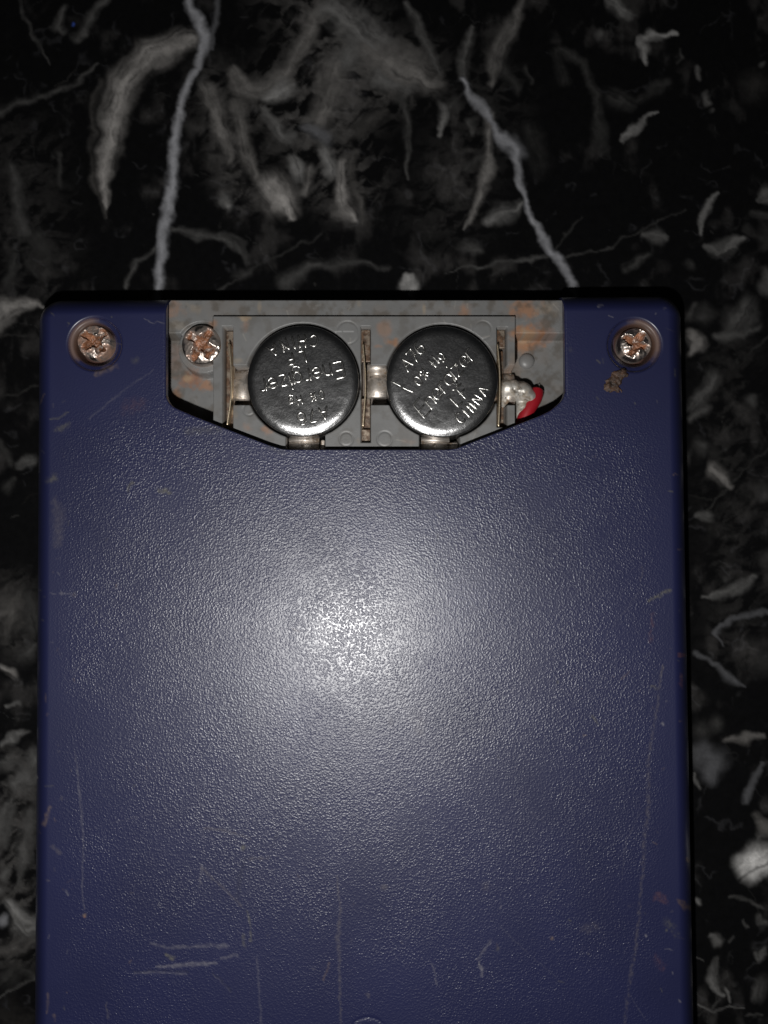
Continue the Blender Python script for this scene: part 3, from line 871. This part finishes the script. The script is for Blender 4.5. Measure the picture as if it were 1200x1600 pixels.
# ------------------------------------------------------------------ contacts in the tray
def box(x0, x1, y0, y1, z0, z1, zref=ZT):
    """box from photo-measured plan limits; returns verts, faces"""
    (ax, bx), (ay, by) = U([x0, x1], [.5 * (y0 + y1)] * 2, zref)[0], U([.5 * (x0 + x1)] * 2, [y1, y0], zref)[1]
    v = [(x, y, z) for z in (z0, z1) for (x, y) in ((ax, ay), (bx, ay), (bx, by), (ax, by))]
    f = [(3, 2, 1, 0), (4, 5, 6, 7), (0, 1, 5, 4), (1, 2, 6, 5), (2, 3, 7, 6), (3, 0, 4, 7)]
    return v, f


def bevel(o, w=.01, seg=2):
    m = o.modifiers.new('bevel', 'BEVEL'); m.width = w; m.segments = seg; m.limit_method = 'ANGLE'
    return o


def sheet(name, pts, thick, mat, parent=None):
    """thin bent sheet: pts is a grid rows x cols of xyz"""
    P = np.array(pts, float); nr, nc = P.shape[:2]
    V = P.reshape(-1, 3) - DLOC
    Fc = [(r * nc + c, (r + 1) * nc + c, (r + 1) * nc + c + 1, r * nc + c + 1) for r in range(nr - 1) for c in range(nc - 1)]
    o = mesh_py(name, V, Fc, mat, parent or dev, True)
    s = o.modifiers.new('solid', 'SOLIDIFY'); s.thickness = thick; s.offset = 0
    return o


# corroded contact plates lying in the slots
for (x0, x1, y0, y1, za) in ((349, 363.2, 511.5, 667, -.30), (564.2, 578.2, 511.5, 562, -.25), (564.2, 578.2, 618, 667, -.32), (564.6, 578.2, 669, 690, -.24), (776.8, 791.2, 512, 541, -.24), (777, 791.2, 541.5, 666, -.35)):
    v, f = box(x0, x1, y0, y1, za - .05, za)
    bevel(dev_py('contact_plate', v, f, M_PLATE, parent=tray), .008)
# the thin springs seen on edge
for path in ([(357, 536), (360, 560), (361.5, 590), (361, 620), (358.5, 640), (354.5, 664)],
             [(566.8, 537), (568.6, 556), (570.4, 580), (571, 605), (570, 630), (568, 650), (567, 666)],
             [(777.2, 537), (779.5, 560), (781.2, 590), (781, 620), (780, 645), (779, 666)]):
    xsn = np.array(path, float)
    t = np.linspace(0, 1, 40); tt = np.linspace(0, 1, len(path))
    cx = np.interp(t, tt, xsn[:, 0]); cyy = np.interp(t, tt, xsn[:, 1])
    k = np.ones(7) / 7
    cx = np.convolve(np.pad(cx, 3, 'edge'), k, 'valid')
    wxp, wyp = U(cx, cyy, -.15)
    rows = [[(a, b, zz) for a, b in zip(wxp, wyp)] for zz in (-.145, -.24, -.34, -.43)]
    o = sheet('contact_spring', rows, .016, M_SPRING, tray)
    bevel(o, .004, 2)
# bent connector tabs between springs and cells
def tab(name, x0, x1, prof, zr=-.25, mat=M_TAB, thick=.014):
    rows = []
    for (py, zz) in prof:
        a, b = U([x0, .5 * (x0 + x1), x1], [py] * 3, zr)
        rows.append([(a[k], b[k], zz) for k in range(3)])
    o = sheet(name, rows, thick, mat, tray)
    return o
tab('contact_tab', 365, 390, [(572, -.40), (578, -.34), (584, -.30), (592, -.27), (596, -.25), (612, -.24), (622, -.24), (626, -.25)])
tab('contact_tab', 574, 604, [(570.5, -.20), (574, -.185), (579.5, -.190), (583, -.235), (587, -.245), (590, -.225), (594, -.21), (610, -.20), (621, -.20), (623.5, -.215)])
tab('contact_tab', 789, 806, [(582, -.38), (588, -.34), (594, -.30), (604, -.28), (620, -.28), (630, -.30)])
# nickel straps under the cells, reaching out at the bottom of the opening
for (x0, x1) in ((452, 499), (658, 702)):
    o = tab('cell_strap', x0, x1, [(660, -.58), (676, -.52), (682, -.36), (684.5, -.29), (687, -.27), (690, -.275), (691.5, -.30), (693, -.27), (696, -.262), (712, -.262)], -.28)
for (x0, x1, y0, y1, za) in ((500.5, 506.5, 686, 712, -.22), (703.5, 717, 690, 712, -.24), (447.5, 453, 690, 712, -.3)):
    v, f = box(x0, x1, y0, y1, -.5, za)
    bevel(dev_py('strap_end', v, f, M_TAB, parent=tray), .012)

# solder joint: a lump of overlapping beads
su = np.linspace(781, 848, 56); sv = np.linspace(576, 668, 70)
SX, SY = np.meshgrid(su, sv)
hb = np.zeros(SX.shape)
for (bx, by, rx_, ry_, hh) in ((792, 606, 13, 17, .27), (803, 606, 14, 16, .30), (818, 612, 18, 18, .30), (829, 618, 14, 13, .25), (818, 632, 12, 18, .22), (812, 645, 7, 16, .15), (790, 624, 9, 12, .20)):
    d = np.hypot((SX - bx) / rx_, (SY - by) / ry_)
    hb = np.maximum(hb, hh * np.sqrt(np.clip(1 - (d / 1.15) ** 2, 0, 1))) 
hs = hb * .9
for k in range(5):
    hs = (hs + np.roll(hs, 1, 0) + np.roll(hs, -1, 0) + np.roll(hs, 1, 1) + np.roll(hs, -1, 1)) / 5
hs += .03 * (fbm(SX / 12, SY / 12, 3) - .5) * (hs > .03)
wxp, wyp = U(SX, SY, -.25)
keep = (hs[:-1, :-1] > .012) & (hs[1:, 1:] > .012) & (hs[:-1, 1:] > .012) & (hs[1:, :-1] > .012)
V = np.stack([wxp, wyp, -.455 + hs], -1).reshape(-1, 3)
dev_mesh('solder_joint', V, grid_quads(len(su), len(sv), keep), M_SOLDER)

# red wire leaving the joint
def tube(name, pts, rad, mat, parent, seg=18, sub=40, taper=None, loc=DLOC):
    P = np.array(pts, float)
    t0 = np.linspace(0, 1, len(P)); t = np.linspace(0, 1, sub)
    C_ = np.stack([np.interp(t, t0, P[:, k]) for k in range(3)], -1)
    k = 9
    for ax in range(3):
        C_[:, ax] = np.convolve(np.pad(C_[:, ax], k // 2, 'reflect', reflect_type='odd'), np.ones(k) / k, 'valid')
    T = np.gradient(C_, axis=0); T /= np.linalg.norm(T, axis=1)[:, None]
    up = np.array([0, 0, 1.0])
    A = np.cross(T, up); A /= np.maximum(np.linalg.norm(A, axis=1)[:, None], 1e-6)
    B = np.cross(A, T)
    an = np.linspace(0, 2 * np.pi, seg, endpoint=False)
    rr = np.full(sub, rad) if taper is None else rad * np.interp(t, *taper)
    V = (C_[:, None] + rr[:, None, None] * (np.cos(an)[None, :, None] * A[:, None] + np.sin(an)[None, :, None] * B[:, None]))
    Fc = [(i * seg + j, i * seg + (j + 1) % seg, (i + 1) * seg + (j + 1) % seg, (i + 1) * seg + j) for i in range(sub - 1) for j in range(seg)]
    Fc += [tuple(range(seg))[::-1], tuple((sub - 1) * seg + j for j in range(seg))]
    return mesh_py(name, V.reshape(-1, 3) - loc, Fc, mat, parent, True)


wp = []
for (a, b, zz) in ((838, 612, -.39), (837, 622, -.345), (828, 634, -.325), (821, 648, -.325), (816, 664, -.34), (812, 690, -.38), (806, 730, -.42)):
    q = U(a, b, zz); wp.append((float(q[0]), float(q[1]), zz))
tube('red_wire', wp, .078, M_WIRE, dev)

# small smooth dome added in the right pocket to give a blurred shine spot
def lathe(name, prof, c, mat, parent, seg=48, loc=DLOC, floats=None):
    an = np.linspace(0, 2 * np.pi, seg, endpoint=False)
    V = [(c[0] + r * math.cos(a), c[1] + r * math.sin(a), c[2] + zz) for (r, zz) in prof for a in an]
    n = len(prof)
    Fc = [(i * seg + j, (i + 1) * seg + j, (i + 1) * seg + (j + 1) % seg, i * seg + (j + 1) % seg) for i in range(n - 1) for j in range(seg)]
    Fc += [tuple(range(seg))]
    return mesh_py(name, np.array(V) - np.asarray(loc), Fc, mat, parent, True)


M_SHINE_DOME, nt, p = new_mat('shine_dome_plastic')
p.inputs['Base Color'].default_value = (.165, .162, .16, 1); setin(p, Roughness=.42)
q = U(825, 562, -.38)
lathe('shine_dome', [(.005, .030), (.03, .0285), (.055, .022), (.072, .011), (.084, 0), (.09, -.1)], (float(q[0]), float(q[1]), -.45), M_SHINE_DOME, tray, 32)


# ------------------------------------------------------------------ cross-head screws
def screw(c, rad, ztop, dome, rot, seed, rustiness):
    """domed head with a cross recess, as a polar height field"""
    nr, na = 46, 128
    rr = np.linspace(0.012, 1, nr) ** .85
    an = np.linspace(0, 2 * np.pi, na, endpoint=False)
    R, A = np.meshgrid(rr, an, indexing='ij')
    x = R * np.cos(A); y = R * np.sin(A)
    zz = dome * (np.sqrt(np.maximum(1 - .86 * R ** 2, 0)) - 1)
    edge = sstep(.93, 1.0, R)
    zz -= .05 * edge
    xw = x + .42 * (fbm(x * 3 + seed, y * 3, 4) - .5); yw = y + .42 * (fbm(x * 2.5 + 20, y * 2.5 + seed, 3) - .5)
    xr = xw * math.cos(rot) + yw * math.sin(rot); yr = -xw * math.sin(rot) + yw * math.cos(rot)
    arm = np.minimum(np.maximum(np.abs(xr) / .72, np.abs(yr) / .21), np.maximum(np.abs(yr) / .72, np.abs(xr) / .21))
    core = np.hypot(x, y) / .34
    rec = np.maximum(sstep(1.25, .75, arm), sstep(1.1, .7, core))
    cn = .5 + .9 * (fbm(x * 3 + seed, y * 3 + seed * 2, 4) - .5)
    zz -= rec * (.06 + .04 * (1 - np.clip(np.hypot(x, y) / .66, 0, 1)))
    zz += .012 * (fbm(x * 5 + seed, y * 5, 3) - .5) * (1 - edge)
    rust = np.clip(rec * (.25 + 1.5 * sstep(.25, .6, fbm(x * 4 + seed * 5, y * 4, 4))) + rustiness * sstep(.42, .62, fbm(x * 2.2 + seed * 3, y * 2.2 + 7, 4)), 0, 1)
    zz += rust * .045 * (fbm(x * 4.5 + seed, y * 4.5 + 3, 3) - .5)
    V = np.stack([c[0] + x * rad, c[1] + y * rad, ztop + zz], -1).reshape(-1, 3)
    low = V[-na:].copy(); low[:, 2] = ztop - dome - .22
    V = np.vstack([V, low])
    j = np.arange(na); Qs = []
    for i in range(nr):
        Qs.append(np.stack([i * na + j, (i + 1) * na + j, (i + 1) * na + (j + 1) % na, i * na + (j + 1) % na], -1))
    # close the centre with a small fan of quads
    half = na // 2
    fan = np.array([[0 + k, 1 + k, na - 2 - k, na - 1 - k] for k in range(half - 1)])
    Qs.append(fan)
    Q = np.vstack(Qs)
    fl = np.concatenate([rust.ravel(), np.full(na, .8)])
    return dev_mesh('screw', V, Q, M_SCREW, floats={'Rust': fl})


s1 = screw([float(v) for v in U(147.2, 534.2, -.06)], .180, -.012, .085, math.radians(38), 3.1, .75)
s2 = screw([float(v) for v in U(993.0, 537.5, -.06)], .174, -.010, .085, math.radians(62), 9.4, .35)
q = U(314, 538, -.12)
s3 = screw((float(q[0]), float(q[1])), .216, -.075, .12, math.radians(52), 5.7, .25)
s1['label'] = 'rusty cross-head screw by the corner nearer the small domed screw'
s2['label'] = 'rusty cross-head screw above the crusted rust flake'
s3['label'] = 'shiny domed screw inside the battery compartment, its cross filled with rust'

# crusted rust flake under the right-hand screw
fu = np.linspace(938, 986, 60); fv = np.linspace(572, 622, 62)
FX, FY = np.meshgrid(fu, fv)
fxw = FX + 13 * (fbm(FX / 7, FY / 7) - .5); fyw = FY + 13 * (fbm(FX / 6 + 9, FY / 6 + 3) - .5)
best = np.zeros(FX.shape)
idx, m = seg_mask(fxw, fyw, [(974, 582, 15), (962, 594, 25), (952, 603, 22)], .5); best[idx] = m
idx, m = seg_mask(fxw, fyw, [(962, 607, 15), (950, 604, 18)], .5); best[idx] = np.maximum(best[idx], m)
hgt = best * (.016 + .03 * fbm(FX / 5 + 3, FY / 5, 4)) - .003
keep = (best[:-1, :-1] > .35) & (best[1:, 1:] > .35)
wxp, wyp = U(FX, FY, 0)
dev_mesh('rust_flake', np.stack([wxp, wyp, hgt], -1).reshape(-1, 3), grid_quads(60, 62, keep), M_CRUD)

# ------------------------------------------------------------------ button cells
# single-stroke capitals and small letters, 0..1 high, x advance last
def arc(cx, cy, rx, ry, a0, a1, n=12):
    return [(cx + rx * math.cos(math.radians(a)), cy + ry * math.sin(math.radians(a))) for a in np.linspace(a0, a1, n)]


G = {
 'A': ([[(0, 0), (.33, 1), (.66, 0)], [(.13, .36), (.53, .36)]], .66),
 '7': ([[(0, 1), (.55, 1), (.2, 0)]], .55),
 '6': ([[(.5, .98)] + arc(.30, .45, .30, .55, 100, 180, 6) + arc(.30, .30, .30, .30, 180, 520, 18)], .6),
 '0': ([arc(.28, .5, .28, .5, 90, 450, 22)], .56),
 '%': ([arc(.14, .78, .14, .2, 0, 360, 14), arc(.56, .22, .14, .2, 0, 360, 14), [(.62, 1), (.08, 0)]], .72),
 'H': ([[(0, 0), (0, 1)], [(.55, 0), (.55, 1)], [(0, .5), (.55, .5)]], .55),
 'g': ([arc(.25, .34, .25, .32, 0, 360, 18), [(.5, .66), (.5, -.12)] + arc(.25, -.12, .25, .22, 0, -150, 8)], .5),
 'E': ([[(.55, 1), (0, 1), (0, 0), (.55, 0)], [(0, .52), (.48, .52)]], .55),
 'n': ([[(0, .66), (0, 0)], [(0, .42)] + arc(.22, .42, .22, .24, 180, 0, 9) + [(.44, 0)]], .44),
 'e': ([[(.02, .34), (.48, .34)] + arc(.25, .34, .25, .32, 0, 320, 16)], .5),
 'r': ([[(0, .66), (0, 0)], [(0, .4)] + arc(.2, .42, .2, .24, 180, 50, 7)], .3),
 'i': ([[(0, .66), (0, 0)], [(0, .9), (0, .96)]], .04),
 'z': ([[(0, .66), (.42, .66), (0, 0), (.44, 0)]], .44),
 'L': ([[(0, 1), (0, 0), (.5, 0)]], .5),
 'F': ([[(0, 0), (0, 1), (.52, 1)], [(0, .52), (.42, .52)]], .52),
 'C': ([arc(.32, .5, .32, .5, 48, 312, 16)], .58),
 'I': ([[(0, 0), (0, 1)]], .04),
 'N': ([[(0, 0), (0, 1), (.55, 0), (.55, 1)]], .55),
 ' ': ([], .3),
}


def word_strokes(text, h, track, bend=0.0, slant=0.0, sx=1.0):
    """polylines of a word centred on the origin; bend > 0 wraps the word round a circle of that radius"""
    letters = []; x = 0
    for ch in text:
        st, adv = G[ch]
        if st:
            letters.append([[(x + px * h * sx + slant * py * h, py * h - h * .5) for px, py in s] for s in st])
        x += adv * h * sx + track
    x -= track
    res = []
    for st in letters:
        o2 = []
        for s in st:
            n = []
            for px, py in s:
                px -= x / 2
                if bend:
                    a = px / bend
                    px, py = (bend - py) * math.sin(a), -(bend - py) * math.cos(a) + bend
                n.append((px, py))
            o2.append(n)
        res.append(o2)
    return res


def ridge_mesh(strokes, rad, high):
    """low rounded ridges along polylines (stamped relief), z = 0 is the face"""
    V, Fc = [], []
    cs = [(-1, -.35), (-.82, .35), (-.45, .82), (0, 1), (.45, .82), (.82, .35), (1, -.35)]
    for s in strokes:
        P = [np.array(s[0], float)]
        for a, b in zip(s[:-1], s[1:]):
            a = np.array(a, float); b = np.array(b, float)
            n = max(1, int(np.linalg.norm(b - a) / .02))
            P += [a + (b - a) * k / n for k in range(1, n + 1)]
        P = np.array(P)
        if len(P) < 2:
            continue
        T = np.gradient(P, axis=0); T /= np.maximum(np.linalg.norm(T, axis=1)[:, None], 1e-9)
        Nn = np.stack([-T[:, 1], T[:, 0]], -1)
        P = np.vstack([P[:1] - T[:1] * rad, P, P[-1:] + T[-1:] * rad]); Nn = np.vstack([Nn[:1], Nn, Nn[-1:]])
        n0 = len(V); m = len(cs)
        for i, (pp, nn) in enumerate(zip(P, Nn)):
            k = .35 if i in (0, len(P) - 1) else 1.0
            for (u, w) in cs:
                V.append((pp[0] + nn[0] * u * rad * k, pp[1] + nn[1] * u * rad * k, w * high * (k if w > 0 else 1)))
        for i in range(len(P) - 1):
            for j in range(m - 1):
                a = n0 + i * m + j
                Fc.append((a, a + 1, a + m + 1, a + m))
    return V, Fc


def cell(px, py, ztop, rot, label, lines_, scratches=()):
    q = U(px, py, ztop)
    R = .580
    loc = np.array([float(q[0]), float(q[1]), ztop - .54])
    root = empty('button_cell', loc.tolist(), label, 'battery', 'button cells in the battery compartment')
    root.rotation_euler[2] = rot
    top = .54
    prof = [(.006, top), (.12, top), (.24, top), (.36, top), (.46, top), (.49, top - .0008), (.515, top - .003), (.535, top - .0075), (.553, top - .0145), (.568, top - .021), (.576, top - .0245), (.5795, top - .029), (.580, top - .036), (.580, top - .06), (.580, .12), (.574, .09), (.556, .072)]
    lathe('can', prof, (0, 0, 0), M_CELL, root, 128, (0, 0, 0))
    lathe('seal_ring', [(.40, .060), (.54, .060), (.556, .070), (.554, .08), (.40, .08)][::-1], (0, 0, 0), M_SEAL, root, 64, (0, 0, 0))
    lathe('negative_cap', [(.52, .085), (.50, .07), (.47, .02), (.44, .0), (.006, .0)], (0, 0, 0), M_CELL, root, 64, (0, 0, 0))
    for (text, x, y, h, track, rad, kw) in lines_:
        for st in word_strokes(text, h, track, **kw):
            st = [[(a + x, b + y) for a, b in s] for s in st]
            V, Fc = ridge_mesh(st, rad, rad * .62)
            V = [(a, b, c + top) for a, b, c in V]
            mesh_py('letter', V, [f[::-1] for f in Fc], M_CELLTXT, root, True)
    for s in scratches:
        V, Fc = ridge_mesh([s], .009, .006)
        # scratches are given in photo-aligned offsets: undo the cell's own turn
        c_, s_ = math.cos(-rot), math.sin(-rot)
        V = [(a * c_ - b * s_, a * s_ + b * c_, c + top) for a, b, c in V]
        mesh_py('scratch', V, [f[::-1] for f in Fc], M_CELLTXT, root, True)
    return root


L1 = [('A76', -.02, .385, .125, .045, .0125, {}), ('0% Hg', .0, .19, .085, .035, .0095, {}),
      ('Energizer', 0, -.02, .17, .034, .013, {}), ('LF', .01, -.245, .11, .07, .014, {}),
      ('CHINA', .01, -.41, .115, .06, .014, {'bend': .75})]
L2 = [('A76', .0, .405, .13, .03, .0125, {'slant': .12}), ('0% Hg', .01, .195, .10, .035, .0115, {'slant': .1}),
      ('Energizer', .0, -.015, .175, .026, .0115, {'slant': .18}), ('LF', -.01, -.232, .13, .05, .013, {'slant': .12}),
      ('CHINA', .01, -.405, .11, .045, .0125, {'bend': 1.0})]
cell(473, 594.5, -.055, math.radians(193), 'silver button cell with its stamped lettering upside down, nearer the domed screw', L1)
cell(691, 595.5, -.055, math.radians(50), 'silver button cell with slanting lettering and a bright scratch, nearer the red wire', L2,
     [[(-.53, .0), (-.50, -.012), (-.46, -.035), (-.43, -.05)], [(-.42, -.06), (-.36, -.09), (-.30, -.115)]])
